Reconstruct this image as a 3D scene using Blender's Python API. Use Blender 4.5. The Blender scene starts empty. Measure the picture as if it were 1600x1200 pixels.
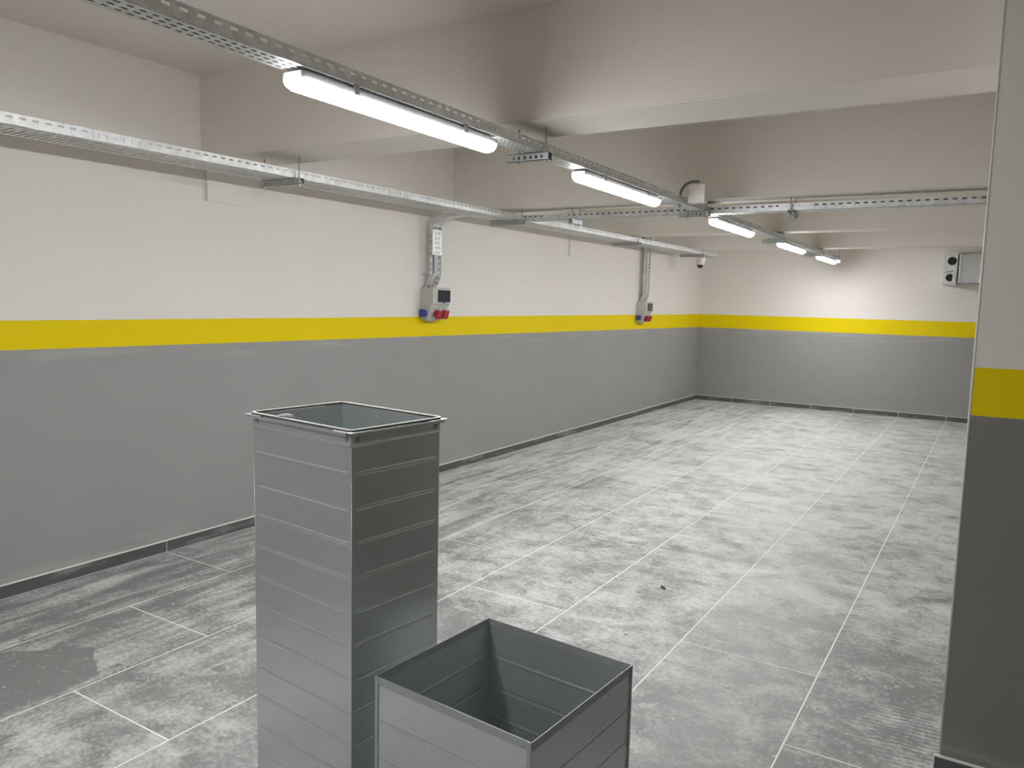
import bpy, bmesh, math, random
from mathutils import Matrix, Vector, Euler

# ------------------------------------------------------------------ camera, world, exposure
scene = bpy.context.scene
COL = scene.collection
cam_data = bpy.data.cameras.new('camera')
cam_data.sensor_fit = 'HORIZONTAL'
cam_data.sensor_width = 36.0
cam_data.lens = 1214.0 / 1600.0 * 36.0
cam_data.clip_start = 0.05
cam_data.clip_end = 100.0
cam = bpy.data.objects.new('camera', cam_data)
COL.objects.link(cam)
RX = Vector((0.84679022, 0.53143621, 0.02284462))
UP = Vector((-0.07684602, 0.07972419, 0.99385046))
FW = Vector((-0.52634685, 0.84333837, -0.10834842))
cam.matrix_world = Matrix(((RX.x, UP.x, -FW.x, 4.14068), (RX.y, UP.y, -FW.y, 0.0),
                           (RX.z, UP.z, -FW.z, 1.55138), (0, 0, 0, 1)))
scene.camera = cam

world = bpy.data.worlds.new('world')
scene.world = world
world.use_nodes = True
world.node_tree.nodes['Background'].inputs[0].default_value = (0.02, 0.02, 0.02, 1)

scene.view_settings.view_transform = 'Standard'
scene.view_settings.look = 'None'
scene.view_settings.gamma = 1.0
scene.view_settings.use_curve_mapping = False
scene.view_settings.exposure = 0.0
LAMP_POWER = 114.0

random.seed(7)
PI = math.pi

# ------------------------------------------------------------------ dimensions of the garage
BACK_Y = 12.32
REAR_Y = -4.0
RIGHT_X = 6.6
CEIL_Z = 2.83
BEAMS = [(3.05, 3.42, 2.345), (5.60, 5.90, 2.305), (8.08, 8.33, 2.285), (10.25, 10.50, 2.268)]
TRAY_Z = 2.235
TRAY_L = 2.218
ROW_T = 0.0032
def row_z(y):
    return TRAY_Z - ROW_T * (y - 2.0)
def row_x(y):
    return 2.283 - 0.0145 * y

# ------------------------------------------------------------------ node helpers
def new_mat(name):
    m = bpy.data.materials.new(name)
    m.use_nodes = True
    nt = m.node_tree
    b = nt.nodes['Principled BSDF']
    return m, nt, b

def sock(nt, v):
    return v

class G:
    """small helper to write node graphs"""
    def __init__(s, nt):
        s.nt = nt
    def put(s, inp, v):
        if isinstance(v, bpy.types.NodeSocket):
            s.nt.links.new(v, inp)
        else:
            inp.default_value = v
    def math(s, op, a, b=0.0, c=None, clamp=False):
        n = s.nt.nodes.new('ShaderNodeMath'); n.operation = op; n.use_clamp = clamp
        s.put(n.inputs[0], a); s.put(n.inputs[1], b)
        if c is not None:
            s.put(n.inputs[2], c)
        return n.outputs[0]
    def add(s, a, b): return s.math('ADD', a, b)
    def sub(s, a, b): return s.math('SUBTRACT', a, b)
    def mul(s, a, b): return s.math('MULTIPLY', a, b)
    def lt(s, a, b): return s.math('LESS_THAN', a, b)
    def gt(s, a, b): return s.math('GREATER_THAN', a, b)
    def step(s, v, lo, hi, o0=0.0, o1=1.0):
        n = s.nt.nodes.new('ShaderNodeMapRange'); n.interpolation_type = 'SMOOTHSTEP'
        s.put(n.inputs[0], v); s.put(n.inputs[1], lo); s.put(n.inputs[2], hi)
        s.put(n.inputs[3], o0); s.put(n.inputs[4], o1)
        return n.outputs[0]
    def pos(s):
        return s.nt.nodes.new('ShaderNodeNewGeometry').outputs['Position']
    def normal(s):
        return s.nt.nodes.new('ShaderNodeNewGeometry').outputs['True Normal']
    def objco(s):
        return s.nt.nodes.new('ShaderNodeTexCoord').outputs['Object']
    def xyz(s, v):
        n = s.nt.nodes.new('ShaderNodeSeparateXYZ'); s.put(n.inputs[0], v)
        return n.outputs
    def mapping(s, v, scale=(1, 1, 1), rot=(0, 0, 0), loc=(0, 0, 0)):
        n = s.nt.nodes.new('ShaderNodeMapping'); s.put(n.inputs[0], v)
        n.inputs['Scale'].default_value = scale; n.inputs['Rotation'].default_value = rot
        n.inputs['Location'].default_value = loc
        return n.outputs[0]
    def noise(s, v, scale, detail=4.0, rough=0.55, distort=0.0):
        n = s.nt.nodes.new('ShaderNodeTexNoise'); s.put(n.inputs['Vector'], v)
        n.inputs['Scale'].default_value = scale; n.inputs['Detail'].default_value = detail
        n.inputs['Roughness'].default_value = rough; n.inputs['Distortion'].default_value = distort
        return n.outputs[0]
    def voronoi(s, v, scale, out='Distance', feature='F1'):
        n = s.nt.nodes.new('ShaderNodeTexVoronoi'); s.put(n.inputs['Vector'], v)
        n.feature = feature
        n.inputs['Scale'].default_value = scale
        return n.outputs[out]
    def mix(s, f, a, b):
        n = s.nt.nodes.new('ShaderNodeMix'); n.data_type = 'RGBA'
        s.put(n.inputs[0], f); s.put(n.inputs[6], a); s.put(n.inputs[7], b)
        return n.outputs[2]
    def bump(s, h, strength=0.2, dist=0.01):
        n = s.nt.nodes.new('ShaderNodeBump'); s.put(n.inputs['Height'], h)
        n.inputs['Strength'].default_value = strength; n.inputs['Distance'].default_value = dist
        return n.outputs[0]

def rgba(c):
    return (c[0], c[1], c[2], 1.0)

def plain(name, col, rough=0.5, metal=0.0, vary=0.06, scale=30.0):
    m, nt, b = new_mat(name)
    g = G(nt)
    n = g.noise(g.objco(), scale, 3.0)
    lo = rgba([c * (1 - vary) for c in col]); hi = rgba([min(1, c * (1 + vary)) for c in col])
    nt.links.new(g.mix(n, lo, hi), b.inputs['Base Color'])
    b.inputs['Roughness'].default_value = rough
    b.inputs['Metallic'].default_value = metal
    return m

WHITE = (0.80, 0.76, 0.71)
def make_paint(name, top, top_slope, bot, bot_slope, grey=(0.335, 0.332, 0.325)):
    """white above, a yellow band, grey below; band edges may run slightly out of level along y"""
    m, nt, b = new_mat(name)
    g = G(nt)
    P = g.pos(); x = g.xyz(P)
    wob = g.mul(g.sub(g.noise(P, 9.0, 3.0), 0.5), 0.004)
    z = g.add(x[2], wob)
    zt = g.sub(z, g.add(g.mul(x[1], top_slope), top))
    zb = g.sub(z, g.add(g.mul(x[1], bot_slope), bot))
    up = g.gt(zt, 0.0); mid = g.gt(zb, 0.0)
    n = g.noise(P, 2.2, 5.0)
    white = g.mix(n, rgba([c * 0.97 for c in WHITE]), rgba([min(1, c * 1.03) for c in WHITE]))
    yel = g.mix(n, (0.80, 0.615, 0.002, 1), (0.84, 0.645, 0.003, 1))
    gr = g.mix(n, rgba([c * 0.94 for c in grey]), rgba([c * 1.06 for c in grey]))
    # plaster dust left below the tape line and rubbed on the grey paint
    streak = g.noise(g.mapping(P, (1.6, 1.6, 16.0)), 1.0, 4.0, 0.6)
    near = g.step(zb, -0.16, -0.01)
    d1 = g.mul(near, g.step(streak, 0.50, 0.72))
    low = g.mul(g.step(z, 0.22, 0.06), g.step(streak, 0.45, 0.75))
    spots = g.mul(g.step(g.noise(P, 26.0, 2.0), 0.70, 0.76), near)
    dust = g.math('MAXIMUM', g.mul(g.add(d1, low), 0.35), g.mul(spots, 0.5))
    gr = g.mix(dust, gr, (0.52, 0.51, 0.49, 1))
    c = g.mix(mid, gr, yel)
    c = g.mix(up, c, white)
    nt.links.new(c, b.inputs['Base Color'])
    b.inputs['Roughness'].default_value = 0.55
    b.inputs['Specular IOR Level'].default_value = 0.15
    nt.links.new(g.bump(g.noise(P, 55.0, 4.0), 0.06, 0.004), b.inputs['Normal'])
    return m

CEIL = (0.765, 0.715, 0.655)
def make_ceiling():
    m, nt, b = new_mat('ceiling_paint')
    g = G(nt)
    P = g.pos()
    n = g.noise(P, 1.5, 5.0)
    nt.links.new(g.mix(n, rgba([c * 0.96 for c in CEIL]), rgba([c * 1.03 for c in CEIL])), b.inputs['Base Color'])
    b.inputs['Roughness'].default_value = 0.7
    nt.links.new(g.bump(g.noise(P, 40.0, 4.0), 0.06, 0.004), b.inputs['Normal'])
    return m

def make_tile():
    m, nt, b = new_mat('dusty_tile')
    g = G(nt)
    P = g.pos(); x = g.xyz(P)
    big = g.noise(P, 1.3, 3.0, 0.55)
    mid = g.noise(P, 5.0, 10.0, 0.74, 0.35)
    sw = g.noise(g.mapping(P, (9.0, 1.3, 1.0), (0, 0, 0.16)), 1.0, 9.0, 0.62, 0.7)
    scuff = g.noise(g.mapping(P, (2.6, 4.6, 1.0), (0, 0, 0.5), (2.0, 5.0, 0.0)), 1.0, 9.0, 0.72, 0.8)
    fine = g.noise(P, 48.0, 4.0, 0.7)
    wl = g.step(x[0], 2.1, 0.9)
    st = g.add(g.mul(sw, wl), g.mul(scuff, g.sub(1.0, wl)))
    d = g.add(g.add(g.mul(big, 0.26), g.mul(mid, g.sub(0.50, g.mul(wl, 0.24)))), g.mul(st, g.add(0.40, g.mul(wl, 0.24))))
    d = g.add(d, g.mul(fine, 0.34))
    # more dust lies on the far half of the floor
    d = g.add(d, g.step(x[1], 2.0, 7.5, -0.025, 0.075))
    d = g.sub(d, g.step(x[1], 10.0, 12.2, 0.0, 0.04))
    # well-trodden tiles beside the column
    trod = g.mul(g.step(x[0], 2.9, 4.0), g.step(x[1], 4.6, 3.0))
    d = g.sub(d, g.mul(trod, 0.055))
    # a wiped dark patch by the wall
    l1 = g.sub(g.sub(1.801, g.mul(g.sub(x[0], 0.886), 0.466)), x[1])
    l2 = g.sub(g.add(1.546, g.mul(g.sub(x[0], 0.629), 0.99)), x[1])
    jag = g.mul(g.sub(mid, 0.5), 0.10)
    wip = g.mul(g.step(g.add(l1, jag), -0.005, 0.015), g.step(g.add(l2, jag), -0.01, 0.02))
    wip = g.mul(wip, g.step(g.add(x[0], jag), 1.19, 1.13))
    d = g.sub(d, g.mul(wip, 0.15))
    # broom comb marks by the column
    e = g.add(g.math('POWER', g.math('ABSOLUTE', g.mul(g.sub(x[0], 4.02), 3.6)), 2.0),
              g.math('POWER', g.math('ABSOLUTE', g.mul(g.sub(x[1], 3.05), 3.2)), 2.0))
    em = g.step(e, 1.0, 0.25)
    comb = g.math('SINE', g.add(g.mul(g.sub(x[1], g.mul(x[0], 0.12)), 230.0), g.mul(mid, 14.0)))
    d = g.add(d, g.mul(em, g.add(0.05, g.mul(comb, 0.045))))
    f = g.step(d, 0.620, 0.900)
    grit = g.noise(P, 95.0, 3.0, 0.7)
    f = g.math('ADD', f, g.mul(g.sub(grit, 0.5), 0.42), clamp=True)
    # boot tread prints: broken speckle
    tread = g.mul(g.step(g.noise(P, 5.5, 2.0), 0.56, 0.62), g.step(g.voronoi(P, 70.0), 0.30, 0.45))
    f = g.math('SUBTRACT', f, g.mul(tread, 0.30), clamp=True)
    chips = g.mul(g.step(g.noise(P, 30.0, 5.0, 0.68), g.sub(0.605, g.mul(trod, 0.035)), 0.67), g.step(g.noise(P, 3.1, 2.0), 0.42, 0.56))
    f = g.math('MAXIMUM', f, g.mul(chips, 0.95))
    info = nt.nodes.new('ShaderNodeObjectInfo').outputs['Random']
    base = g.mix(info, (0.135, 0.136, 0.137, 1), (0.165, 0.165, 0.165, 1))
    c = g.mix(g.add(0.15, g.mul(f, 0.74)), base, (0.66, 0.66, 0.645, 1))
    nt.links.new(c, b.inputs['Base Color'])
    nt.links.new(g.add(0.42, g.mul(f, 0.28)), b.inputs['Roughness'])
    b.inputs['Specular IOR Level'].default_value = 0.35
    nt.links.new(g.bump(g.add(fine, mid), 0.05, 0.004), b.inputs['Normal'])
    return m

def make_skirting():
    m, nt, b = new_mat('skirting_tile')
    g = G(nt)
    P = g.pos(); N = g.xyz(g.normal())
    n = g.noise(g.mapping(P, (3.0, 3.0, 26.0)), 1.0, 5.0, 0.6)
    c = g.mix(n, (0.078, 0.078, 0.080, 1), (0.125, 0.123, 0.120, 1))
    smear = g.step(g.noise(g.mapping(P, (2.5, 2.5, 14.0), (0, 0, 0), (3, 1, 2)), 1.0, 3.0), 0.52, 0.66)
    c = g.mix(g.mul(smear, 0.32), c, (0.45, 0.44, 0.42, 1))
    top = g.gt(N[2], 0.6)
    c = g.mix(g.mul(top, 0.85), c, (0.50, 0.49, 0.47, 1))
    nt.links.new(c, b.inputs['Base Color'])
    b.inputs['Roughness'].default_value = 0.5
    return m

def make_galv(name, col, rough, spangle=0.10, dirt=0.0, metal=0.75, spscale=55.0):
    m, nt, b = new_mat(name)
    g = G(nt)
    P = g.objco()
    sp = g.voronoi(P, spscale, 'Color')
    spv = g.xyz(sp)[0]
    n = g.noise(P, 3.0, 5.0, 0.6)
    v = g.add(g.mul(spv, spangle * 0.5), g.mul(n, spangle))
    k = g.add(1.0 - spangle * 0.75, v)
    mixn = nt.nodes.new('ShaderNodeMix'); mixn.data_type = 'RGBA'; mixn.blend_type = 'MULTIPLY'
    mixn.inputs[0].default_value = 1.0
    mixn.inputs[6].default_value = rgba(col)
    comb = nt.nodes.new('ShaderNodeCombineXYZ')
    for i in range(3):
        nt.links.new(k, comb.inputs[i])
    nt.links.new(comb.outputs[0], mixn.inputs[7])
    c = mixn.outputs[2]
    if dirt > 0:
        dm = g.step(g.noise(g.mapping(P, (4.0, 4.0, 2.6)), 1.0, 1.5, 0.5), 0.35, 0.80)
        c = g.mix(g.mul(dm, dirt), c, (0.60, 0.59, 0.57, 1))
        b.inputs['Roughness'].default_value = rough
    else:
        nt.links.new(g.add(rough - 0.06, g.mul(n, 0.12)), b.inputs['Roughness'])
    nt.links.new(c, b.inputs['Base Color'])
    b.inputs['Metallic'].default_value = metal
    return m

def make_emit(name, strength, col=(0.975, 0.985, 1.0)):
    m, nt, b = new_mat(name)
    b.inputs['Base Color'].default_value = (0.9, 0.9, 0.9, 1)
    b.inputs['Emission Color'].default_value = rgba(col)
    # opal diffuser over downward LEDs: full output straight down, much less to the sides
    g = G(nt)
    nz = g.xyz(g.normal())[2]
    down = g.math('MAXIMUM', g.mul(nz, -1.0), 0.0)
    nt.links.new(g.mul(g.add(0.22, g.mul(down, 0.78)), strength), b.inputs['Emission Strength'])
    return m

M = {}
M['paint_left'] = make_paint('wall_paint_left', 1.392, -0.0008, 1.257, -0.0068)
M['paint_back'] = make_paint('wall_paint_back', 1.384, 0.0, 1.172, 0.0)
M['paint_col_shaded'] = make_paint('wall_paint_column_shaded', 1.372, 0.0, 1.220, 0.0, (0.225, 0.218, 0.212))  # same grey as the walls, with the column's shade put into the colour
M['ceiling'] = make_ceiling()
M['tile'] = make_tile()
M['grout'] = plain('grout', (0.80, 0.79, 0.77), 0.85, 0.0, 0.12, 8.0)
M['skirting'] = make_skirting()
M['duct'] = make_galv('galvanised_duct', (0.545, 0.58, 0.588), 0.25, 0.08, 0.12, 0.62)
M['tray'] = make_galv('galvanised_tray', (0.68, 0.695, 0.70), 0.46, 0.42, 0.0, 0.75, 38.0)
M['strut'] = make_galv('galvanised_strut', (0.48, 0.50, 0.51), 0.42, 0.14)
M['edge'] = make_galv('cut_edge', (0.38, 0.40, 0.41), 0.60, 0.10, 0.0, 0.5)
M['bead'] = plain('corner_bead', (0.62, 0.60, 0.56), 0.5)
M['gasket'] = plain('gasket_foam', (0.03, 0.03, 0.032), 0.8)
M['gasket_top'] = plain('gasket_tape', (0.50, 0.50, 0.48), 0.7)
M['sealant'] = plain('sealant', (0.46, 0.46, 0.43), 0.6)
M['lamp'] = make_emit('lamp_diffuser', LAMP_POWER)
M['lamp_body'] = plain('lamp_body', (0.62, 0.63, 0.65), 0.5)
M['plastic'] = plain('pale_grey_plastic', (0.50, 0.51, 0.475), 0.45)
M['white_plastic'] = plain('white_plastic', (0.80, 0.75, 0.73), 0.4)
M['smoke'] = plain('smoked_window', (0.030, 0.034, 0.050), 0.18)
M['red'] = plain('red_plastic', (0.36, 0.018, 0.035), 0.4)
M['blue'] = plain('blue_plastic', (0.035, 0.055, 0.30), 0.4)
M['cable'] = plain('grey_cable', (0.62, 0.63, 0.64), 0.45)
M['dark_cable'] = plain('dark_cable', (0.045, 0.045, 0.047), 0.55)
M['conduit'] = plain('grey_conduit', (0.22, 0.225, 0.24), 0.55)
M['dark_glass'] = plain('dark_dome', (0.02, 0.016, 0.015), 0.1)
M['black'] = plain('black_rubber', (0.010, 0.011, 0.013), 0.6)
M['crumb'] = plain('plaster', (0.70, 0.69, 0.66), 0.9)
M['chip'] = plain('dark_chip', (0.05, 0.05, 0.05), 0.8)

# ------------------------------------------------------------------ mesh helpers
def link(name, me, mat=None, parent=None, loc=(0, 0, 0), rot=(0, 0, 0)):
    o = bpy.data.objects.new(name, me)
    COL.objects.link(o)
    o.location = loc
    o.rotation_euler = rot
    if parent is not None:
        o.parent = parent
    if mat is not None and me is not None and len(me.materials) == 0:
        me.materials.append(mat)
    return o

def to_mesh(bm, name, smooth=False):
    me = bpy.data.meshes.new(name)
    bmesh.ops.recalc_face_normals(bm, faces=bm.faces)
    bm.to_mesh(me)
    bm.free()
    if smooth:
        for p in me.polygons:
            p.use_smooth = True
    return me

def empty(name, loc=(0, 0, 0), rot=(0, 0, 0)):
    o = bpy.data.objects.new(name, None)
    o.empty_display_size = 0.1
    COL.objects.link(o)
    o.location = loc
    o.rotation_euler = rot
    return o

def tag(o, label, cat, group=None):
    o['label'] = label
    o['category'] = cat
    if group:
        o['group'] = group
    return o

def structure(o, label):
    o['kind'] = 'structure'
    o['label'] = label
    return o

def box(bm, a, b, mat=None):
    """axis-aligned box from a to b, optionally transformed"""
    x0, y0, z0 = a; x1, y1, z1 = b
    vs = [Vector(c) for c in ((x0, y0, z0), (x1, y0, z0), (x1, y1, z0), (x0, y1, z0),
                              (x0, y0, z1), (x1, y0, z1), (x1, y1, z1), (x0, y1, z1))]
    if mat is not None:
        vs = [mat @ v for v in vs]
    v = [bm.verts.new(c) for c in vs]
    for f in ((0, 3, 2, 1), (4, 5, 6, 7), (0, 1, 5, 4), (1, 2, 6, 5), (2, 3, 7, 6), (3, 0, 4, 7)):
        bm.faces.new([v[i] for i in f])

def bevelled_box(a, b, r, name, seg=2):
    bm = bmesh.new()
    box(bm, a, b)
    bmesh.ops.bevel(bm, geom=list(bm.edges), offset=r, segments=seg, affect='EDGES', profile=0.5)
    return to_mesh(bm, name)

def tube(bm, pts, r, n=10, cap=True):
    pts = [Vector(p) for p in pts]
    rings = []
    ref = None
    for i, p in enumerate(pts):
        if i == 0: t = pts[1] - p
        elif i == len(pts) - 1: t = p - pts[i - 1]
        else: t = (pts[i + 1] - p).normalized() + (p - pts[i - 1]).normalized()
        t.normalize()
        if ref is None:
            ref = Vector((0, 0, 1)) if abs(t.z) < 0.9 else Vector((1, 0, 0))
        a = (ref - t * ref.dot(t)).normalized()
        ref = a
        c = t.cross(a)
        rings.append([bm.verts.new(p + (a * math.cos(2 * PI * k / n) + c * math.sin(2 * PI * k / n)) * r) for k in range(n)])
    for i in range(len(rings) - 1):
        for k in range(n):
            bm.faces.new((rings[i][k], rings[i][(k + 1) % n], rings[i + 1][(k + 1) % n], rings[i + 1][k]))
    if cap:
        bm.faces.new(rings[0][::-1]); bm.faces.new(rings[-1])

def lathe(bm, prof, n=24, cap0=True, cap1=True):
    rings = [[bm.verts.new((r * math.cos(2 * PI * k / n), r * math.sin(2 * PI * k / n), z)) for k in range(n)] for r, z in prof]
    for i in range(len(rings) - 1):
        for k in range(n):
            bm.faces.new((rings[i][k], rings[i][(k + 1) % n], rings[i + 1][(k + 1) % n], rings[i + 1][k]))
    if cap0: bm.faces.new(rings[0][::-1])
    if cap1: bm.faces.new(rings[-1])

def extrude_poly(bm, pts, axis_vec):
    """pts: list of 3d points (planar); extruded along axis_vec"""
    a = [bm.verts.new(p) for p in pts]
    b = [bm.verts.new(Vector(p) + Vector(axis_vec)) for p in pts]
    n = len(pts)
    bm.faces.new(a[::-1]); bm.faces.new(b)
    for i in range(n):
        bm.faces.new((a[i], a[(i + 1) % n], b[(i + 1) % n], b[i]))

def perforated(bm, L, W, rows, pitch, slot, t, mat=None, start=0.0):
    """sheet in the local xy plane: x 0..L, y 0..W, z 0..t; rows of slots run along x"""
    y = 0.0
    for (r0, r1) in rows:
        if r0 > y + 1e-5:
            box(bm, (0, y, 0), (L, r0, t), mat)
        n = int((L - start) / pitch)
        x = 0.0
        for i in range(n):
            s0 = start + i * pitch + (pitch - slot) / 2
            box(bm, (x, r0, 0), (s0, r1, t), mat)
            x = s0 + slot
        box(bm, (x, r0, 0), (L, r1, t), mat)
        y = r1
    if y < W - 1e-5:
        box(bm, (0, y, 0), (L, W, t), mat)

# ================================================================== THE SETTING
# ---- floor: grout bed with brick-bonded tiles 0.6 x 1.2 m
bm = bmesh.new()
box(bm, (-0.2, REAR_Y - 0.2, -0.15), (RIGHT_X + 0.2, BACK_Y + 0.2, -0.0011))
floor = structure(link('floor', to_mesh(bm, 'floor'), M['grout']), 'dusty dark grey tiled garage floor with pale joints')
tile_cache = {}
def tile_mesh(w, l):
    key = (round(w, 3), round(l, 3))
    if key not in tile_cache:
        b = bmesh.new()
        box(b, (0, 0, -0.010), (w, l, 0.0))
        top = [e for e in b.edges if all(abs(v.co.z) < 1e-6 for v in e.verts)]
        bmesh.ops.bevel(b, geom=top, offset=0.0012, segments=1, affect='EDGES')
        me = to_mesh(b, 'tile')
        me.materials.append(M['tile'])
        tile_cache[key] = me
    return tile_cache[key]
J = 0.0065
row = 0
xx = 0.0
while xx < RIGHT_X - 0.05:
    x0 = max(xx, 0.0180) + (J / 2 if xx > 0 else 0)
    x1 = min(xx + 0.6, RIGHT_X - 0.013) - J / 2
    off = 0.347 if row % 2 == 0 else 0.950
    y = off - 1.2 * 5
    while y < BACK_Y:
        y0 = max(y, REAR_Y + 0.013) + J / 2; y1 = min(y + 1.2, BACK_Y - 0.0180) - J / 2
        if y1 - y0 > 0.05:
            link('tile', tile_mesh(x1 - x0, y1 - y0), None, floor, (x0, y0, 0))
        y += 1.2
    xx += 0.6
    row += 1

# ---- walls
def wall(name, a, b, mat, label):
    bm = bmesh.new(); box(bm, a, b)
    return structure(link(name, to_mesh(bm, name), mat), label)
wall_left = wall('wall_left', (-0.2, REAR_Y - 0.2, -0.01), (0.0, BACK_Y + 0.2, CEIL_Z + 0.1), M['paint_left'],
                 'long left wall painted white over a yellow band over grey')
wall('wall_back', (0.0, BACK_Y, -0.01), (RIGHT_X, BACK_Y + 0.2, CEIL_Z + 0.1), M['paint_back'],
     'far end wall painted white over a yellow band over grey')
wall('wall_right', (RIGHT_X, REAR_Y - 0.2, -0.01), (RIGHT_X + 0.2, BACK_Y + 0.2, CEIL_Z + 0.1), M['paint_back'],
     'right side wall painted white over yellow and grey')
wall('wall_rear', (0.0, REAR_Y - 0.2, -0.01), (RIGHT_X, REAR_Y, CEIL_Z + 0.1), M['paint_back'],
     'wall behind the viewer painted white over yellow and grey')
# plaster heads standing slightly proud of the left wall, parts of that wall
for (y0, y1, z0, z1) in ((3.075, 3.42, 2.103, 2.345), (7.76, 8.10, 2.05, 2.40)):
    bm = bmesh.new()
    # the face dies back into the wall towards the far side
    extrude_poly(bm, [(0, y0, z0), (0.020, y0, z0), (0.001, y1, z0)], (0, 0, z1 - z0))
    link('plaster_head', to_mesh(bm, 'plaster_head'), M['paint_left'], wall_left)

# ---- ceiling and its beams
bm = bmesh.new(); box(bm, (-0.2, REAR_Y - 0.2, CEIL_Z), (RIGHT_X + 0.2, BACK_Y + 0.2, CEIL_Z + 0.2))
ceiling = structure(link('ceiling', to_mesh(bm, 'ceiling'), M['ceiling']), 'white painted ceiling crossed by deep beams')
for (y0, y1, z0) in BEAMS + [(-0.15, 0.2, 2.345), (-2.9, -2.55, 2.345)]:
    bm = bmesh.new(); box(bm, (0.0, y0, z0), (RIGHT_X, y1, CEIL_Z))
    es = [e for e in bm.edges if all(abs(v.co.z - z0) < 1e-6 for v in e.verts) and abs(e.verts[0].co.y - e.verts[1].co.y) < 1e-6]
    bmesh.ops.bevel(bm, geom=es, offset=0.006, segments=2, affect='EDGES')
    link('beam', to_mesh(bm, 'beam'), M['ceiling'], ceiling)

# ---- column on the right with rounded pale corner bead
CX0, CX1, CY0, CY1 = 4.0745, 4.62, 2.84, 3.46
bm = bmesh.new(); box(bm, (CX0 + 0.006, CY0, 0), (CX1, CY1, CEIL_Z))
column = structure(link('column', to_mesh(bm, 'column'), M['paint_col_shaded']), 'square column at the right, white over yellow over grey darkened for shade')
bm = bmesh.new()
tube(bm, [(CX0 + 0.0060, CY0 + 0.0035, 0.0), (CX0 + 0.0060, CY0 + 0.0035, CEIL_Z)], 0.0045, 10)
link('corner_bead', to_mesh(bm, 'corner_bead', True), M['bead'], column)
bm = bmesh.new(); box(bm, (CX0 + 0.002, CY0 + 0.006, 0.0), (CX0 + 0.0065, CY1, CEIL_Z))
link('side_face', to_mesh(bm, 'side_face'), M['paint_col_shaded'], column)

# ---- skirting tiles
def skirting(name, label, pieces, h, axis, fixed, inward):
    """pieces: list of (start, end) along the wall; one dark tile each, on a pale grout backing"""
    bm = bmesh.new()
    lo, hi = pieces[0][0], pieces[-1][1]
    d0, d1 = (fixed, fixed + inward * 0.0075)
    a, b = min(d0, d1), max(d0, d1)
    if axis == 'y': box(bm, (a, lo, -0.002), (b, hi, h + 0.006))
    else: box(bm, (lo, a, -0.002), (hi, b, h + 0.005))
    root = structure(link(name, to_mesh(bm, name), M['grout']), label)
    a, b = sorted((fixed, fixed + inward * 0.0105))
    for (s, e) in pieces:
        bm = bmesh.new()
        if axis == 'y': box(bm, (a, s + 0.003, 0.0), (b, e - 0.003, h))
        else: box(bm, (s + 0.003, a, 0.0), (e - 0.003, b, h))
        link('skirting_tile', to_mesh(bm, 'skirting_tile'), M['skirting'], root)
    return root
ys = [0.352 + 1.2 * k for k in range(-4, 10)]
pl = []
prev = REAR_Y
for v in ys:
    if v > REAR_Y + 0.1: pl.append((prev, v)); prev = v
pl.append((prev, 11.12)); pl.append((11.12, 11.72)); pl.append((11.72, BACK_Y))
pl = [q for q in pl if q[1] > q[0]]
skirting('baseboard_left', 'dark tile skirting along the foot of the left wall', pl, 0.064, 'y', 0.0, 1)
skirting('baseboard_back', 'dark tile skirting along the foot of the far wall', [(0.012 if k == 0 else 0.6 * k, 0.6 * k + 0.6) for k in range(10)] + [(6.0, RIGHT_X)], 0.066, 'x', BACK_Y, -1)
skirting('baseboard_column', 'dark tile skirting at the foot of the column', [(CX0 - 0.012, CX0 + 0.30), (CX0 + 0.30, CX1)], 0.072, 'x', CY0, -1)

# ================================================================== THE TWO SHEET-METAL DUCTS
def bead_panel(w, h, beads, edge, amp=0.0022, half=0.006, name='panel', sag=0.0):
    """upright sheet in local xz plane with pressed horizontal beads; bead i bulges out (+y) or in"""
    us = [0, edge, edge + 0.012, w * 0.35, w * 0.65, w - edge - 0.012, w - edge, w]
    zs = {0.0: 0.0, h: 0.0}
    for (z, sgn) in beads:
        for k, a in ((-1.0, 0), (-0.5, 0.75), (0, 1), (0.5, 0.75), (1.0, 0)):
            zs[z + k * half] = a * amp * sgn
    zl = sorted(zs)
    bm = bmesh.new()
    grid = []
    for z in zl:
        rowv = []
        for i, u in enumerate(us):
            m = 0.0 if i in (0, 1, len(us) - 2, len(us) - 1) else 1.0
            s = sag * math.sin(PI * u / w) * math.sin(PI * min(1, z / h))
            rowv.append(bm.verts.new((u, zs[z] * m + s, z)))
        grid.append(rowv)
    for i in range(len(zl) - 1):
        for j in range(len(us) - 1):
            bm.faces.new((grid[i][j], grid[i][j + 1], grid[i + 1][j + 1], grid[i + 1][j]))
    me = to_mesh(bm, name)
    return me

rivet_bm = bmesh.new()
lathe(rivet_bm, [(0.0032, 0.0), (0.0028, 0.0012), (0.0012, 0.0018)], 8)
RIVET = to_mesh(rivet_bm, 'rivet', True)
RIVET.materials.append(M['strut'])

def duct_walls(root, w, d, h, beads, edge, seam_r, amp=0.0015):
    """four panels (w along x, d along y), centred on the root, and four corner seams"""
    sides = [((-w / 2, -d / 2, 0), 0.0, w), ((w / 2, -d / 2, 0), PI / 2, d),
             ((w / 2, d / 2, 0), PI, w), ((-w / 2, d / 2, 0), -PI / 2, d)]
    for i, (loc, rz, ln) in enumerate(sides):
        me = bead_panel(ln, h, [(z, -s) for z, s in beads], edge, amp, 0.006, 'panel', 0.0012)
        o = link('panel', me, M['duct'], root, loc, (0, 0, rz))
        sm = o.modifiers.new('sheet', 'SOLIDIFY'); sm.thickness = 0.0014; sm.offset = 0.0
    for sx, sy in ((-1, -1), (1, -1), (1, 1), (-1, 1)):
        bm = bmesh.new()
        tube(bm, [(sx * w / 2, sy * d / 2, 0.0), (sx * w / 2, sy * d / 2, h)], seam_r, 8)
        link('corner_seam', to_mesh(bm, 'corner_seam', True), M['duct'], root)

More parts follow.
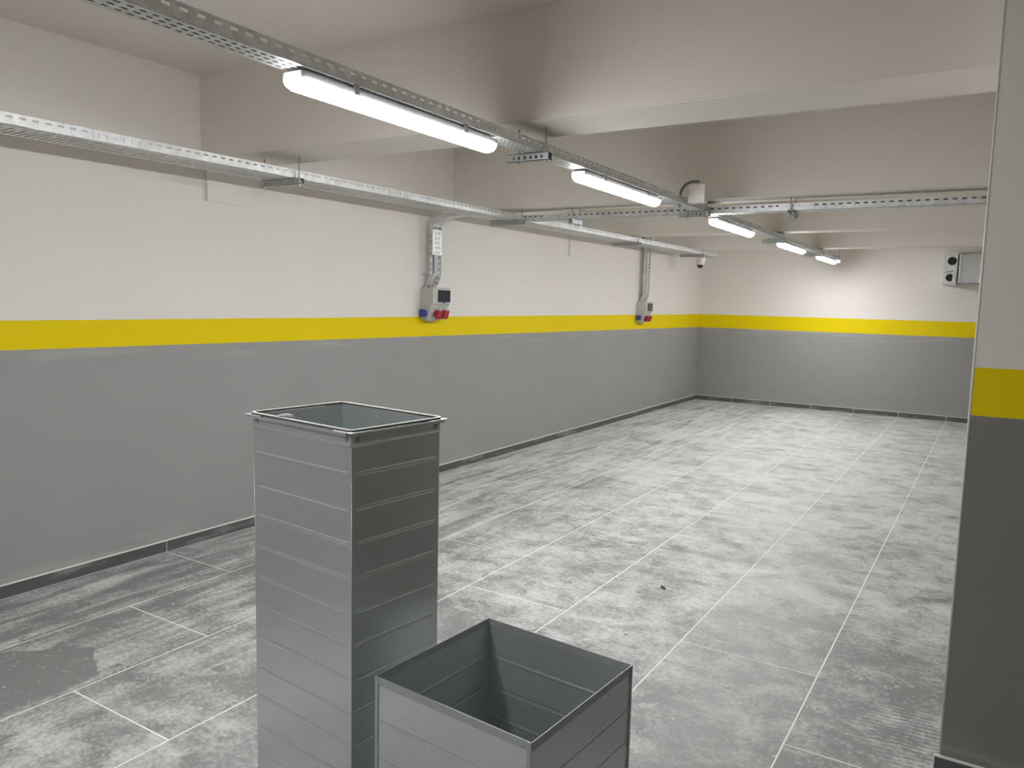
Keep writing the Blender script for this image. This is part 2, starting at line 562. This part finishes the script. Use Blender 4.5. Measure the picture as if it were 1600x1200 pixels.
# tall duct with a flanged and gasketed rim
TW, TD, TH = 0.4777, 0.3656, 1.2
FL = 0.020
tall = empty('ventilation_duct', (2.5458, 1.6465, 0.0), (0, 0, -0.1117))
tag(tall, 'tall galvanised sheet-metal duct standing on end with flanged rim', 'duct')
bw, bd = TW - 2 * FL, TD - 2 * FL
beads = [(1.2 - 0.112 - 0.0935 * k, 1 if k % 2 == 0 else -1) for k in range(12) if 1.2 - 0.112 - 0.0935 * k > 0.03]
duct_walls(tall, bw, bd, TH - 0.004, beads, 0.010, 0.0010)
def rail(L):
    """flange rail: profile in local yz swept along x, y points outwards"""
    prof = [(0.0, -0.036), (0.0035, -0.037), (0.005, -0.034), (0.0025, -0.030), (0.0025, -0.010), (0.006, -0.007),
            (FL, -0.007), (FL, 0.0), (-0.001, 0.0), (-0.001, -0.030)]
    bm = bmesh.new()
    extrude_poly(bm, [(0, y, z) for y, z in prof], (L, 0, 0))
    return to_mesh(bm, 'flange_rail')
for (loc, rz, ln) in [((bw / 2, -bd / 2, TH), PI, bw), ((bw / 2, bd / 2, TH), -PI / 2, bd),
                      ((-bw / 2, bd / 2, TH), 0.0, bw), ((-bw / 2, -bd / 2, TH), PI / 2, bd)]:
    link('flange_rail', rail(ln), M['duct'], tall, loc, (0, 0, rz))
# corner plates: flat L pieces whose tips stick out, with a pressed foot on each side
for sx, sy in ((-1, -1), (1, -1), (1, 1), (-1, 1)):
    bm = bmesh.new()
    px, py = sx * bw / 2, sy * bd / 2
    tip = FL * 0.95
    a = [(px - sx * 0.055, py + sy * 0.001), (px - sx * 0.055, py + sy * FL * 0.85), (px + sx * 0.004, py + sy * FL * 0.85),
         (px + sx * tip, py + sy * tip), (px + sx * FL * 0.85, py + sy * 0.004), (px + sx * FL * 0.85, py - sy * 0.055), (px + sx * 0.001, py - sy * 0.055),
         (px + sx * 0.001, py + sy * 0.001)]
    extrude_poly(bm, [(u, v, TH + 0.0004) for u, v in a], (0, 0, 0.0016))
    cp = link('corner_plate', to_mesh(bm, 'corner_plate'), M['tray'], tall)
    bm = bmesh.new()
    box(bm, (px - sx * 0.024, py + sy * 0.0030, TH - 0.025), (px - sx * 0.012, py + sy * 0.0042, TH - 0.012))
    link('crimp', to_mesh(bm, 'crimp'), M['conduit'], cp)
    bm = bmesh.new()
    box(bm, (px + sx * 0.0030, py - sy * 0.024, TH - 0.025), (px + sx * 0.0042, py - sy * 0.012, TH - 0.012))
    link('crimp', to_mesh(bm, 'crimp'), M['conduit'], cp)
# gasket: dark foam ring with a pale tape on top, with one lifted end on the left side
def ring(bm, hw, hd, r, z0, z1, t):
    """rounded rectangular band"""
    n = 5
    def loop(hw, hd, r):
        pts = []
        for cx, cy, a0 in ((hw - r, hd - r, 0), (-hw + r, hd - r, PI / 2), (-hw + r, -hd + r, PI), (hw - r, -hd + r, 1.5 * PI)):
            for k in range(n + 1):
                a = a0 + k * PI / 2 / n
                pts.append((cx + r * math.cos(a), cy + r * math.sin(a)))
        return pts
    o, i = loop(hw, hd, r), loop(hw - t, hd - t, max(r - t, 0.002))
    m = len(o)
    vo0 = [bm.verts.new((x, y, z0)) for x, y in o]; vo1 = [bm.verts.new((x, y, z1)) for x, y in o]
    vi0 = [bm.verts.new((x, y, z0)) for x, y in i]; vi1 = [bm.verts.new((x, y, z1)) for x, y in i]
    for k in range(m):
        j = (k + 1) % m
        bm.faces.new((vo0[k], vo0[j], vo1[j], vo1[k])); bm.faces.new((vi0[j], vi0[k], vi1[k], vi1[j]))
        bm.faces.new((vo1[k], vo1[j], vi1[j], vi1[k])); bm.faces.new((vo0[j], vo0[k], vi0[k], vi0[j]))
bm = bmesh.new(); ring(bm, bw / 2 + 0.010, bd / 2 + 0.010, 0.022, TH + 0.002, TH + 0.0055, 0.010)
gk = link('gasket', to_mesh(bm, 'gasket'), M['gasket'], tall)
bm = bmesh.new(); ring(bm, bw / 2 + 0.0098, bd / 2 + 0.0098, 0.022, TH + 0.0055, TH + 0.0080, 0.0090)
link('gasket_tape', to_mesh(bm, 'gasket_tape'), M['gasket_top'], gk)
bm = bmesh.new()
lx = -bw / 2 + 0.155
tube(bm, [(lx - 0.030, -bd / 2 - 0.004, TH + 0.007), (lx - 0.012, -bd / 2 - 0.002, TH + 0.012), (lx + 0.004, -bd / 2 + 0.008, TH + 0.014),
          (lx + 0.016, -bd / 2 + 0.012, TH + 0.010)], 0.0045, 8)
link('gasket_end', to_mesh(bm, 'gasket_end', True), M['gasket_top'], gk)
# sealant line under the rails
for (a, b) in (((-bw / 2 + 0.01, -bd / 2 - 0.002, TH - 0.039), (bw / 2 - 0.004, -bd / 2 - 0.002, TH - 0.039)),
               ((bw / 2 + 0.002, -bd / 2 + 0.004, TH - 0.039), (bw / 2 + 0.002, bd / 2 - 0.01, TH - 0.039))):
    bm = bmesh.new(); tube(bm, [a, b], 0.0022, 6)
    link('sealant', to_mesh(bm, 'sealant', True), M['sealant'], tall)
for (x, y, rx, ry) in ((-bw / 2 + 0.016, -bd / 2 - 0.003, PI / 2, 0), (-0.02, -bd / 2 - 0.003, PI / 2, 0), (bw / 2 - 0.055, -bd / 2 - 0.003, PI / 2, 0),
                       (bw / 2 + 0.003, 0.02, 0, PI / 2), (bw / 2 + 0.003, bd / 2 - 0.016, 0, PI / 2), (bw / 2 + 0.003, -bd / 2 + 0.05, 0, PI / 2),
                       (-bw / 2 + 0.001, 0.0, 0, PI / 2), (-0.05, bd / 2 - 0.001, PI / 2, 0), (0.12, bd / 2 - 0.001, PI / 2, 0)):
    link('rivet', RIVET, None, tall, (x, y, TH - 0.022), (rx, ry, 0))

# short open duct
SW, SD, SH = 0.4785, 0.4620, 0.60
short = empty('ventilation_duct', (3.1319, 1.6228, 0.0), (0, 0, -0.0734))
tag(short, 'short open galvanised duct section with raw edges at the bottom of the frame', 'duct')
beads = [(SH - 0.115 - 0.0935 * k, -1 if k % 2 == 0 else 1) for k in range(6) if SH - 0.115 - 0.0935 * k > 0.03]
duct_walls(short, SW, SD, SH, beads, 0.012, 0.0010)
# folded edge strips along the top, and the lap of the front seam
for (a, b) in (((-SW / 2, -SD / 2 - 0.0013, SH - 0.020), (SW / 2, -SD / 2 + 0.0008, SH + 0.001)),
               ((SW / 2 - 0.0008, -SD / 2, SH - 0.020), (SW / 2 + 0.0013, SD / 2, SH + 0.001)),
               ((-SW / 2, SD / 2 - 0.0008, SH - 0.020), (SW / 2, SD / 2 + 0.0013, SH + 0.001)),
               ((-SW / 2 - 0.0013, -SD / 2, SH - 0.020), (-SW / 2 + 0.0008, SD / 2, SH + 0.001))):
    bm = bmesh.new(); box(bm, a, b)
    link('folded_edge', to_mesh(bm, 'folded_edge'), M['edge'], short)
for sx, sy, ax in ((1, -1, 'x'), (1, 1, 'y'), (-1, -1, 'x')):
    bm = bmesh.new()
    if ax == 'x':
        box(bm, (sx * SW / 2 - 0.011 * (1 if sx > 0 else -1), sy * SD / 2 - 0.0030, 0), (sx * SW / 2, sy * SD / 2 + 0.0005, SH + 0.0015))
    else:
        box(bm, (sx * SW / 2 - 0.0005, sy * SD / 2 - 0.011, 0), (sx * SW / 2 + 0.0030, sy * SD / 2, SH + 0.0015))
    link('lap_seam', to_mesh(bm, 'lap_seam'), M['edge'], short)
for (x, y, rx, ry) in ((-SW / 2 + 0.014, -SD / 2 - 0.0017, PI / 2, 0), (-0.02, -SD / 2 - 0.0017, PI / 2, 0), (SW / 2 - 0.022, -SD / 2 - 0.0017, PI / 2, 0),
                       (-SW / 2 + 0.014, SD / 2 - 0.0017, PI / 2, 0), (0.02, SD / 2 - 0.0017, PI / 2, 0), (SW / 2 - 0.02, SD / 2 - 0.0017, PI / 2, 0),
                       (-SW / 2 + 0.0017, SD / 2 - 0.02, 0, PI / 2), (-SW / 2 + 0.0017, 0.03, 0, PI / 2), (-SW / 2 + 0.0017, -SD / 2 + 0.03, 0, PI / 2),
                       (SW / 2 + 0.0017, 0.0, 0, PI / 2), (SW / 2 + 0.0017, SD / 2 - 0.03, 0, PI / 2)):
    link('rivet', RIVET, None, short, (x, y, SH - 0.013), (rx, ry, 0))

# ================================================================== CABLE TRAYS
def cable_tray(label, loc, rz, L, W, H, kind, group='cable trays under the ceiling', splices=(), tilt=0.0, cables=None):
    """local x along the run, y across (0..W), z up from the tray bottom"""
    root = empty('cable_tray', loc, (0, tilt, rz))
    tag(root, label, 'cable tray', group)
    t = 0.0016
    bm = bmesh.new()
    if kind == 'slots':
        c = W / 2
        perforated(bm, L, W, [(c - 0.030, c - 0.021), (c - 0.0045, c + 0.0045), (c + 0.021, c + 0.030)], 0.034, 0.019, t)
    else:
        perforated(bm, L, W, [(0.026, W - 0.026)], 0.030, 0.015, t)
    link('bottom', to_mesh(bm, 'bottom'), M['tray'], root)
    for k in (0, 1):
        bm = bmesh.new()
        if k == 0: mt = Matrix(((1, 0, 0, 0), (0, 0, -1, t), (0, 1, 0, 0), (0, 0, 0, 1)))
        else: mt = Matrix(((1, 0, 0, 0), (0, 0, -1, W), (0, 1, 0, 0), (0, 0, 0, 1)))
        perforated(bm, L, H, [(H * 0.60, H * 0.60 + 0.009)], 0.052, 0.026, t, mt)
        o = link('side', to_mesh(bm, 'side'), M['tray'], root)
        bm = bmesh.new()
        if k == 0: box(bm, (0, 0, H), (L, 0.010, H + t))
        else: box(bm, (0, W - 0.010, H), (L, W, H + t))
        link('lip', to_mesh(bm, 'lip'), M['tray'], o)
    if cables:
        spots = [(0.020, 0.0095, 0.008), (0.037, 0.0105, 0.009), (0.056, 0.0095, 0.008), (0.074, 0.0105, 0.009)]
        if cables == 'side':
            spots = [(0.0130, 0.0120, 0.0105), (0.0135, 0.0340, 0.0110), (0.0380, 0.0115, 0.0100), (0.060, 0.0105, 0.009), (0.083, 0.0115, 0.0100)]
        for (cy, cz, r) in spots:
            bm = bmesh.new(); tube(bm, [(0.01, cy, cz), (L - 0.01, cy, cz)], r, 8)
            link('cable', to_mesh(bm, 'cable', True), M['dark_cable'], root)
    for s in splices:
        for k in (0, 1):
            bm = bmesh.new()
            y = -0.0022 if k == 0 else W
            mt = Matrix(((1, 0, 0, s - 0.12), (0, 0, 1, y), (0, 1, 0, 0.002), (0, 0, 0, 1)))
            perforated(bm, 0.24, H - 0.006, [(0.010, H - 0.016)], 0.040, 0.007, 0.0022, mt)
            link('splice_plate', to_mesh(bm, 'splice_plate'), M['tray'], root)
    return root

ROW_A = math.atan(-0.0145)
Y0R, Y1R = -3.4, 11.78
def row_pt(y, off=0.0):
    return row_x(y) + off
# central tray: local x runs along +y, local y points to -x
LEN_R = (Y1R - Y0R)
cable_tray('narrow perforated cable tray carrying the row of lit tube lamps', (row_x(Y0R) + 0.048, Y0R, row_z(Y0R)), PI / 2 - ROW_A, LEN_R, 0.096, 0.044, 'slots',
           splices=(6.20, 8.92, 11.35), tilt=math.atan(ROW_T), cables='bottom')
# wide tray along the left wall
cable_tray('wide galvanised cable tray running along the left wall', (0.632, -3.6, TRAY_L), PI / 2, 3.6 + 11.12, 0.255, 0.046, 'rungs',
           splices=(3.6 + 2.15, 3.6 + 4.15, 3.6 + 6.35, 3.6 + 9.2))
# cross trays under the second beam
XY = 5.72
XZ = TRAY_Z - 0.022
cable_tray('cross cable tray between the wall tray and the lamp row', (0.636, XY, XZ), 0.0, row_x(XY) - 0.052 - 0.636, 0.10, 0.050, 'slots', splices=(0.32,), cables='side')
cable_tray('cross cable tray running from the lamp row behind the column', (row_x(XY) + 0.052, XY, XZ), 0.0, 5.4 - row_x(XY), 0.10, 0.050, 'slots', splices=(0.62,), cables='side')

# ---- tray supports: slotted strut on two threaded rods
def rod_mesh(h):
    bm = bmesh.new()
    prof = []
    n = max(6, int(h / 0.006))
    lathe(bm, [(0.0045, 0.0), (0.0045, h)], 8)
    return to_mesh(bm, 'threaded_rod', True)
nut_bm = bmesh.new(); lathe(nut_bm, [(0.009, 0.0), (0.009, 0.008)], 6)
NUT = to_mesh(nut_bm, 'nut'); NUT.materials.append(M['strut'])
def tray_support(label, x, y, half, top, rods, rz=0.0, zt=None, group='threaded-rod tray supports'):
    zt = TRAY_Z if zt is None else zt
    hgt = 0.036
    root = empty('tray_support', (x, y, zt - hgt - 0.001), (0, 0, rz))
    tag(root, label, 'tray support', group)
    bm = bmesh.new()
    w = 0.036
    L = half * 2
    # C channel along local x: slotted front and back webs, closed bottom, lips above
    for yy in (-w / 2, w / 2 - 0.0022):
        mt = Matrix(((1, 0, 0, -half), (0, 0, 1, yy), (0, 1, 0, 0), (0, 0, 0, 1)))
        perforated(bm, L, hgt, [(0.009, 0.023)], 0.030, 0.012, 0.0022, mt)
    box(bm, (-half, -w / 2, 0), (half, w / 2, 0.0022))
    box(bm, (-half, -w / 2, hgt - 0.002), (half, -w / 2 + 0.010, hgt))
    box(bm, (-half, w / 2 - 0.010, hgt - 0.002), (half, w / 2, hgt))
    st = link('strut_channel', to_mesh(bm, 'strut_channel'), M['strut'], root)
    for rx in rods:
        h = top - (zt - hgt - 0.001) + 0.012
        link('threaded_rod', rod_mesh(h), M['strut'], root, (rx, 0, -0.012))
        link('nut', NUT, None, root, (rx, 0, hgt))
        link('nut', NUT, None, root, (rx, 0, -0.008))
    return root
for (y, top, lab) in ((3.20, 2.345, 'strut support under the lamp tray at the nearest beam'),
                      (5.64, 2.305, 'strut support under the lamp tray by the junction box'),
                      (8.16, 2.285, 'strut support under the lamp tray between third and fourth lamps'),
                      (10.34, 2.268, 'strut support under the lamp tray before the last lamp')):
    tray_support(lab, row_x(y) - 0.03, y, 0.115, top, (-0.055, 0.092), 0.0, row_z(y))
tray_support('strut support holding the far end of the lamp tray', row_x(11.73) - 0.01, 11.73, 0.075, CEIL_Z, (-0.062, 0.062), 0.0, row_z(11.73))
for (y, top, lab) in ((3.22, 2.345, 'strut support under the wall tray at the nearest beam'),
                      (5.68, 2.305, 'strut support under the wall tray where the cross tray joins'),
                      (8.18, 2.285, 'strut support under the wall tray at the third beam'),
                      (10.38, 2.268, 'strut support under the wall tray beside the dome camera')):
    tray_support(lab, 0.508, y, 0.17, top, (-0.148, 0.146), 0.0, TRAY_L)
tray_support('short strut support under the cross tray near the wall tray', 1.12, XY + 0.05, 0.09, 2.305, (-0.07, 0.07), PI / 2, XZ)
tray_support('short strut support under the cross tray near the column', 2.84, XY + 0.05, 0.09, 2.305, (-0.07, 0.07), PI / 2, XZ)

# ================================================================== LAMPS
def lamp_profile():
    """cross-section (y, z) of the rounded diffuser, z measured down from the tray"""
    pts = []
    for k in range(13):
        a = PI * k / 12
        pts.append((0.043 * math.cos(a), -0.030 - 0.036 * math.sin(a)))
    return pts
LL = 1.13
prof = lamp_profile()
bm = bmesh.new()
nseg = [(0.0, 0.55), (0.012, 0.86), (0.03, 1.0), (LL - 0.03, 1.0), (LL - 0.012, 0.86), (LL, 0.55)]
rings = []
for u, s in nseg:
    rings.append([bm.verts.new((u, y * s, -0.030 + (z + 0.030) * s)) for y, z in prof])
for i in range(len(rings) - 1):
    for k in range(len(prof) - 1):
        bm.faces.new((rings[i][k], rings[i][k + 1], rings[i + 1][k + 1], rings[i + 1][k]))
    bm.faces.new((rings[i][0], rings[i + 1][0], rings[i + 1][-1], rings[i][-1]))
bm.faces.new(rings[0]); bm.faces.new(rings[-1][::-1])
DIFF = to_mesh(bm, 'diffuser', True); DIFF.materials.append(M['lamp'])
bm = bmesh.new(); box(bm, (0.012, -0.040, -0.0295), (LL - 0.012, 0.040, -0.010)); box(bm, (0.05, -0.028, -0.010), (LL - 0.05, 0.028, -0.001))
HOUS = to_mesh(bm, 'housing'); HOUS.materials.append(M['lamp_body'])
bm = bmesh.new(); extrude_poly(bm, [(-0.012, y, z) for y, z in ((-0.046, -0.030), (-0.0405, -0.030), (-0.0405, -0.003), (0.0405, -0.003), (0.0405, -0.030), (0.046, -0.030), (0.046, 0.0), (-0.046, 0.0))], (0.024, 0, 0))
CLIP = to_mesh(bm, 'clip'); CLIP.materials.append(M['strut'])
lamps = [(1.70, 'nearest and largest lit tube lamp under the cable tray'),
         (3.65, 'second lit tube lamp, between the first two beams'),
         (6.00, 'third lit tube lamp, just past the junction box'),
         (8.32, 'fourth lit tube lamp, between third and fourth beams'),
         (10.50, 'farthest and smallest lit tube lamp near the end wall'),
         (-0.85, 'lit tube lamp behind the viewer on the same tray'),
         (-2.90, 'lit tube lamp at the rear end of the tray behind the viewer')]
for y, lab in lamps:
    root = empty('tube_lamp', (row_x(y), y, row_z(y) - 0.001), (0, math.atan(ROW_T), PI / 2 - ROW_A))
    tag(root, lab, 'lamp', 'tube lamps on the tray')
    link('diffuser', DIFF, None, root)
    link('housing', HOUS, None, root)
    for u in (0.25, LL - 0.25):
        link('clip', CLIP, None, root, (u, 0, 0))

# ================================================================== JUNCTION BOX WITH CONDUIT
jb = empty('junction_box', (2.345, 5.20, 2.226))
tag(jb, 'white junction box with bent conduit beside the lamp tray', 'junction box')
link('body', bevelled_box((-0.060, -0.030, 0.0), (0.060, 0.034, 0.125), 0.006, 'body'), M['white_plastic'], jb)
link('lid', bevelled_box((-0.057, -0.037, 0.004), (0.057, -0.0305, 0.121), 0.003, 'lid'), M['white_plastic'], jb)
bm = bmesh.new()
pts = []
for k in range(13):
    a = PI * 0.5 + PI * 0.5 * k / 12
    pts.append((-0.045 + 0.085 * math.cos(a), 0.0, 0.045 + 0.100 * math.sin(a)))
pts = [(0.0, 0.0, 0.145)] + pts + [(-0.130, 0.0, -0.02)]
tube(bm, pts, 0.010, 8)
link('conduit', to_mesh(bm, 'conduit', True), M['conduit'], jb)

bm = bmesh.new(); box(bm, (-0.092, -0.012, 0.010), (-0.060, 0.012, 0.014)); link('bracket', to_mesh(bm, 'bracket'), M['strut'], jb)

# ================================================================== DOME CAMERA
dc = empty('dome_camera', (0.430, 11.00, 2.2165), (PI, 0.10, 0))
tag(dc, 'small white dome security camera under the end of the wall tray', 'camera')
bm = bmesh.new(); lathe(bm, [(0.066, 0.0), (0.066, 0.02), (0.062, 0.05), (0.058, 0.10), (0.052, 0.112)], 24)
link('housing', to_mesh(bm, 'housing', True), M['white_plastic'], dc)
bm = bmesh.new(); lathe(bm, [(0.047, 0.108)] + [(0.045 * math.cos(a), 0.116 + 0.045 * math.sin(a)) for a in [k * PI / 2 / 6 for k in range(6)]] + [(0.002, 0.161)], 20)
link('dome', to_mesh(bm, 'dome', True), M['dark_glass'], dc)

# ================================================================== SOCKET BOXES WITH THEIR DROP TRAYS
def socket_box(label, y0, z0):
    w, h = 0.250, 0.272
    root = empty('socket_box', (0.0, y0, z0))
    tag(root, label, 'socket box', 'socket boxes on the left wall')
    prof = [(0.0, 0.0), (0.070, 0.0), (0.104, 0.105), (0.104, 0.125), (0.128, 0.135), (0.128, h), (0.0, h)]
    bm = bmesh.new(); extrude_poly(bm, [(x, 0, z) for x, z in prof], (0, w, 0))
    bmesh.ops.bevel(bm, geom=list(bm.edges), offset=0.006, segments=2, affect='EDGES')
    link('enclosure', to_mesh(bm, 'enclosure'), M['plastic'], root)
    wd = link('breaker_window', bevelled_box((0.1285, 0.075, 0.150), (0.1345, w - 0.008, h - 0.022), 0.002, 'breaker_window'), M['smoke'], root)
    link('catch', bevelled_box((0.1285, 0.150, 0.141), (0.136, 0.166, 0.149), 0.001, 'catch'), M['smoke'], wd)
    for yc in (0.100, 0.190):
        # a threaded collar and a square hinged lid, tilted downwards
        r2 = Euler((0, PI / 2 + 0.30, 0))
        bm = bmesh.new(); lathe(bm, [(0.034, 0.0), (0.034, 0.022), (0.036, 0.024), (0.036, 0.040)], 16)
        so = link('socket', to_mesh(bm, 'socket'), M['red'], root, (0.083, yc, 0.055), r2)
        link('lid', bevelled_box((-0.040, -0.036, 0.0405), (0.036, 0.036, 0.052), 0.005, 'lid'), M['red'], so)
        bm = bmesh.new(); tube(bm, [(-0.043, -0.020, 0.044), (-0.043, 0.020, 0.044)], 0.007, 8)
        link('hinge', to_mesh(bm, 'hinge'), M['plastic'], so)
    bm = bmesh.new(); lathe(bm, [(0.029, 0.0), (0.029, 0.018), (0.031, 0.02), (0.031, 0.030)], 16)
    so = link('side_socket', to_mesh(bm, 'side_socket'), M['blue'], root, (0.048, 0.001, 0.055), (PI / 2, 0, 0))
    so['label'] = 'blue socket'
    link('lid', bevelled_box((-0.030, -0.028, 0.0305), (0.030, 0.034, 0.040), 0.005, 'lid'), M['blue'], so)
    bm = bmesh.new(); box(bm, (0.010, 0.020, -0.012), (0.060, 0.130, 0.0))
    link('foot', to_mesh(bm, 'foot'), M['plastic'], root)
    return root
socket_box('socket box with two red sockets nearer on the left wall', 5.150, 1.364)
socket_box('socket box with two red sockets in the far left corner', 9.735, 1.288)

def drop_tray(label, y0, w, zbot, zbend, ztop, xs, xb, cover, elbow):
    """upright tray: back against the wall side, flanges towards the room; foot bends to the wall"""
    root = empty('drop_tray', (0, y0, zbot))
    tag(root, label, 'cable tray', 'upright trays on the left wall')
    d, t = 0.034, 0.0016
    L = ztop - zbend
    def chan(x0, z0, x1, z1, nm):
        ln = math.hypot(x1 - x0, z1 - z0)
        ax = Vector(((x1 - x0) / ln, 0, (z1 - z0) / ln)); out = Vector((ax.z, 0, -ax.x)); yv = Vector((0, 1, 0))
        def mm(o, a, b, c):
            return Matrix(((a.x, b.x, c.x, o.x), (a.y, b.y, c.y, o.y), (a.z, b.z, c.z, o.z), (0, 0, 0, 1)))
        o = Vector((x0, 0, z0))
        bm = bmesh.new(); c = w / 2
        perforated(bm, ln, w, [(c - 0.032, c - 0.022), (c + 0.022, c + 0.032)], 0.034, 0.019, t, mm(o, ax, yv, out))
        link('back', to_mesh(bm, 'back'), M['tray'], root)
        for yy in (0.0, w - t):
            bm = bmesh.new()
            perforated(bm, ln, d, [(0.012, 0.022)], 0.050, 0.026, t, mm(o + yv * (yy + t), ax, out, -yv))
            link('flange', to_mesh(bm, 'flange'), M['tray'], root)
    chan(xs, zbend - zbot, xs, ztop - zbot, 'a')
    chan(xb, 0.0, xs, zbend - zbot, 'b')
    if cover:
        z0, z1 = cover
        bm = bmesh.new(); c = w / 2
        mt = Matrix(((0, 0, 1, xs + d + 0.001), (0, 1, 0, -0.004), (1, 0, 0, z0 - zbot), (0, 0, 0, 1)))
        perforated(bm, z1 - z0, w + 0.008, [(c - 0.026, c - 0.019), (c + 0.0005, c + 0.0075), (c + 0.027, c + 0.034)], 0.040, 0.022, 0.0016, mt)
        link('cover', to_mesh(bm, 'cover'), M['tray'], root)
    # pale cables inside
    for k in range(2):
        bm = bmesh.new()
        yy = w * (0.42 + 0.20 * k)
        tube(bm, [(xb + 0.022, w * 0.42 + 0.02 * k, 0.001), (xb + 0.024, w * 0.43 + 0.022 * k, 0.05), (xs + 0.022, w * 0.45 + 0.02 * k, zbend - zbot + 0.03), (xs + 0.022, yy, ztop - zbot - 0.10), (xs + 0.022, yy, ztop - zbot)], 0.010, 8)
        link('cable', to_mesh(bm, 'cable', True), M['cable'], root)
    if elbow:
        # curved piece turning out to the wall tray
        x1, z1 = elbow
        bm = bmesh.new()
        n = 6
        for yy0, yy1 in ((0.0, t), (w - t, w)):
            inner, outer = [], []
            for k in range(n + 1):
                a = PI / 2 * k / n
                r_in, r_out = (x1 - xs - d), (x1 - xs)
                inner.append((x1 - r_in * math.cos(a), ztop - zbot + max(0.0, z1 - ztop) * math.sin(a)))
                outer.append((x1 - r_out * math.cos(a), ztop - zbot + (max(0.0, z1 - ztop) + d) * math.sin(a)))
            extrude_poly(bm, [(x, yy0, z) for x, z in inner] + [(x, yy0, z) for x, z in outer[::-1]], (0, yy1 - yy0, 0))
        for k in range(n):
            a0, a1 = PI / 2 * k / n, PI / 2 * (k + 1) / n
            r = x1 - xs - d
            p0 = (x1 - r * math.cos(a0), ztop - zbot + (z1 - ztop) * math.sin(a0)); p1 = (x1 - r * math.cos(a1), ztop - zbot + (z1 - ztop) * math.sin(a1))
            extrude_poly(bm, [(p0[0], 0, p0[1]), (p1[0], 0, p1[1]), (p1[0] - 0.001, 0, p1[1] + 0.0016), (p0[0] - 0.0016, 0, p0[1] + 0.001)], (0, w, 0))
        link('elbow', to_mesh(bm, 'elbow'), M['tray'], root)
    bm = bmesh.new(); tube(bm, [(0.0, -0.006, zbend - zbot + 0.01), (xs, -0.006, zbend - zbot + 0.01)], 0.005, 6)
    link('wall_bolt', to_mesh(bm, 'wall_bolt'), M['strut'], root)
    return root
drop_tray('upright cable tray with perforated cover above the nearer socket box', 5.185, 0.120, 1.6385, 1.735, 2.135, 0.062, 0.010, (1.905, 2.115), (0.375, 2.219))
drop_tray('upright cable tray above the far socket box, passing the wall tray', 9.795, 0.150, 1.561, 1.66, 2.79, 0.052, 0.010, None, None)

# thin conduit pipes in the far corner, rising from the wall tray
for y, lab in ((10.50, 'thin grey conduit pipe rising behind the wall tray near the corner'), ):
    bm = bmesh.new(); tube(bm, [(0.012, y, 2.26), (0.012, y, 2.82)], 0.010, 10)
    cd = link('conduit_pipe', to_mesh(bm, 'conduit_pipe', True), M['cable'])
    tag(cd, lab, 'pipe')

# ================================================================== VENTILATION BOX ON THE END WALL
vb = empty('ventilation_box', (3.45, 12.0, 1.878))
tag(vb, 'galvanised box with two round black ports high on the end wall', 'ventilation box')
bm = bmesh.new()
box(bm, (0.0, 0.0, 0.0), (0.150, 0.30, 0.425))
bmesh.ops.bevel(bm, geom=list(bm.edges), offset=0.008, segments=2, affect='EDGES')
ep = link('end_plate', to_mesh(bm, 'end_plate'), M['tray'], vb)
for (z, r, nm) in ((0.315, 0.054, 'port'), (0.095, 0.050, 'port')):
    bm = bmesh.new(); lathe(bm, [(r, 0.0), (r, 0.012), (r - 0.008, 0.014), (r - 0.010, 0.006)], 24)
    po = link(nm, to_mesh(bm, nm), M['black'], ep, (0.082 if z > 0.2 else 0.070, 0.002, z), (PI / 2, 0, 0))
bm = bmesh.new(); box(bm, (0.100, -0.022, 0.040), (0.140, -0.001, 0.165))
link('flap', to_mesh(bm, 'flap'), M['tray'], ep)
bm = bmesh.new(); tube(bm, [(0.012, -0.006, 0.160), (0.04, -0.010, 0.176), (0.075, -0.008, 0.172), (0.10, -0.004, 0.185)], 0.004, 6)
link('wire', to_mesh(bm, 'wire'), M['black'], ep)
bm = bmesh.new(); box(bm, (-0.014, 0.010, 0.0), (-0.001, 0.28, 0.425)); link('edge_strip', to_mesh(bm, 'edge_strip'), M['tray'], vb)
bm = bmesh.new(); box(bm, (0.165, 0.03, 0.030), (1.10, 0.31, 0.405)); link('body', to_mesh(bm, 'body'), M['duct'], vb)
for x in (0.165, 0.400, 0.80):
    bm = bmesh.new(); box(bm, (x, 0.004, 0.028), (x + 0.022, 0.031, 0.407))
    link('flange_strip', to_mesh(bm, 'flange_strip'), M['tray'], vb)

# ================================================================== CRUMBS ON THE FLOOR
def crumb(loc, s, mat, name, label, seed):
    rnd = random.Random(seed)
    bm = bmesh.new()
    bmesh.ops.create_icosphere(bm, subdivisions=1, radius=1.0)
    for v in bm.verts:
        k = 0.75 + 0.5 * rnd.random()
        v.co = Vector((v.co.x * s[0] * k, v.co.y * s[1] * k, max(-0.6, v.co.z) * s[2] * k))
    zmin = min(v.co.z for v in bm.verts)
    for v in bm.verts: v.co.z -= zmin
    o = link(name, to_mesh(bm, name), mat, None, loc, (0, 0, rnd.random() * 3))
    tag(o, label, 'debris')
crumb((2.689, 3.934, 0.0005), (0.030, 0.012, 0.006), M['chip'], 'debris_chip', 'dark flat chip lying on a tile joint right of the ducts', 1)
crumb((2.763, 3.268, 0.0005), (0.014, 0.008, 0.004), M['crumb'], 'plaster_crumb', 'white plaster flake on the floor just right of the short duct', 2)
crumb((3.31, 3.04, 0.0005), (0.012, 0.007, 0.004), M['crumb'], 'plaster_crumb', 'white plaster flake on the floor midway between short duct and column', 3)
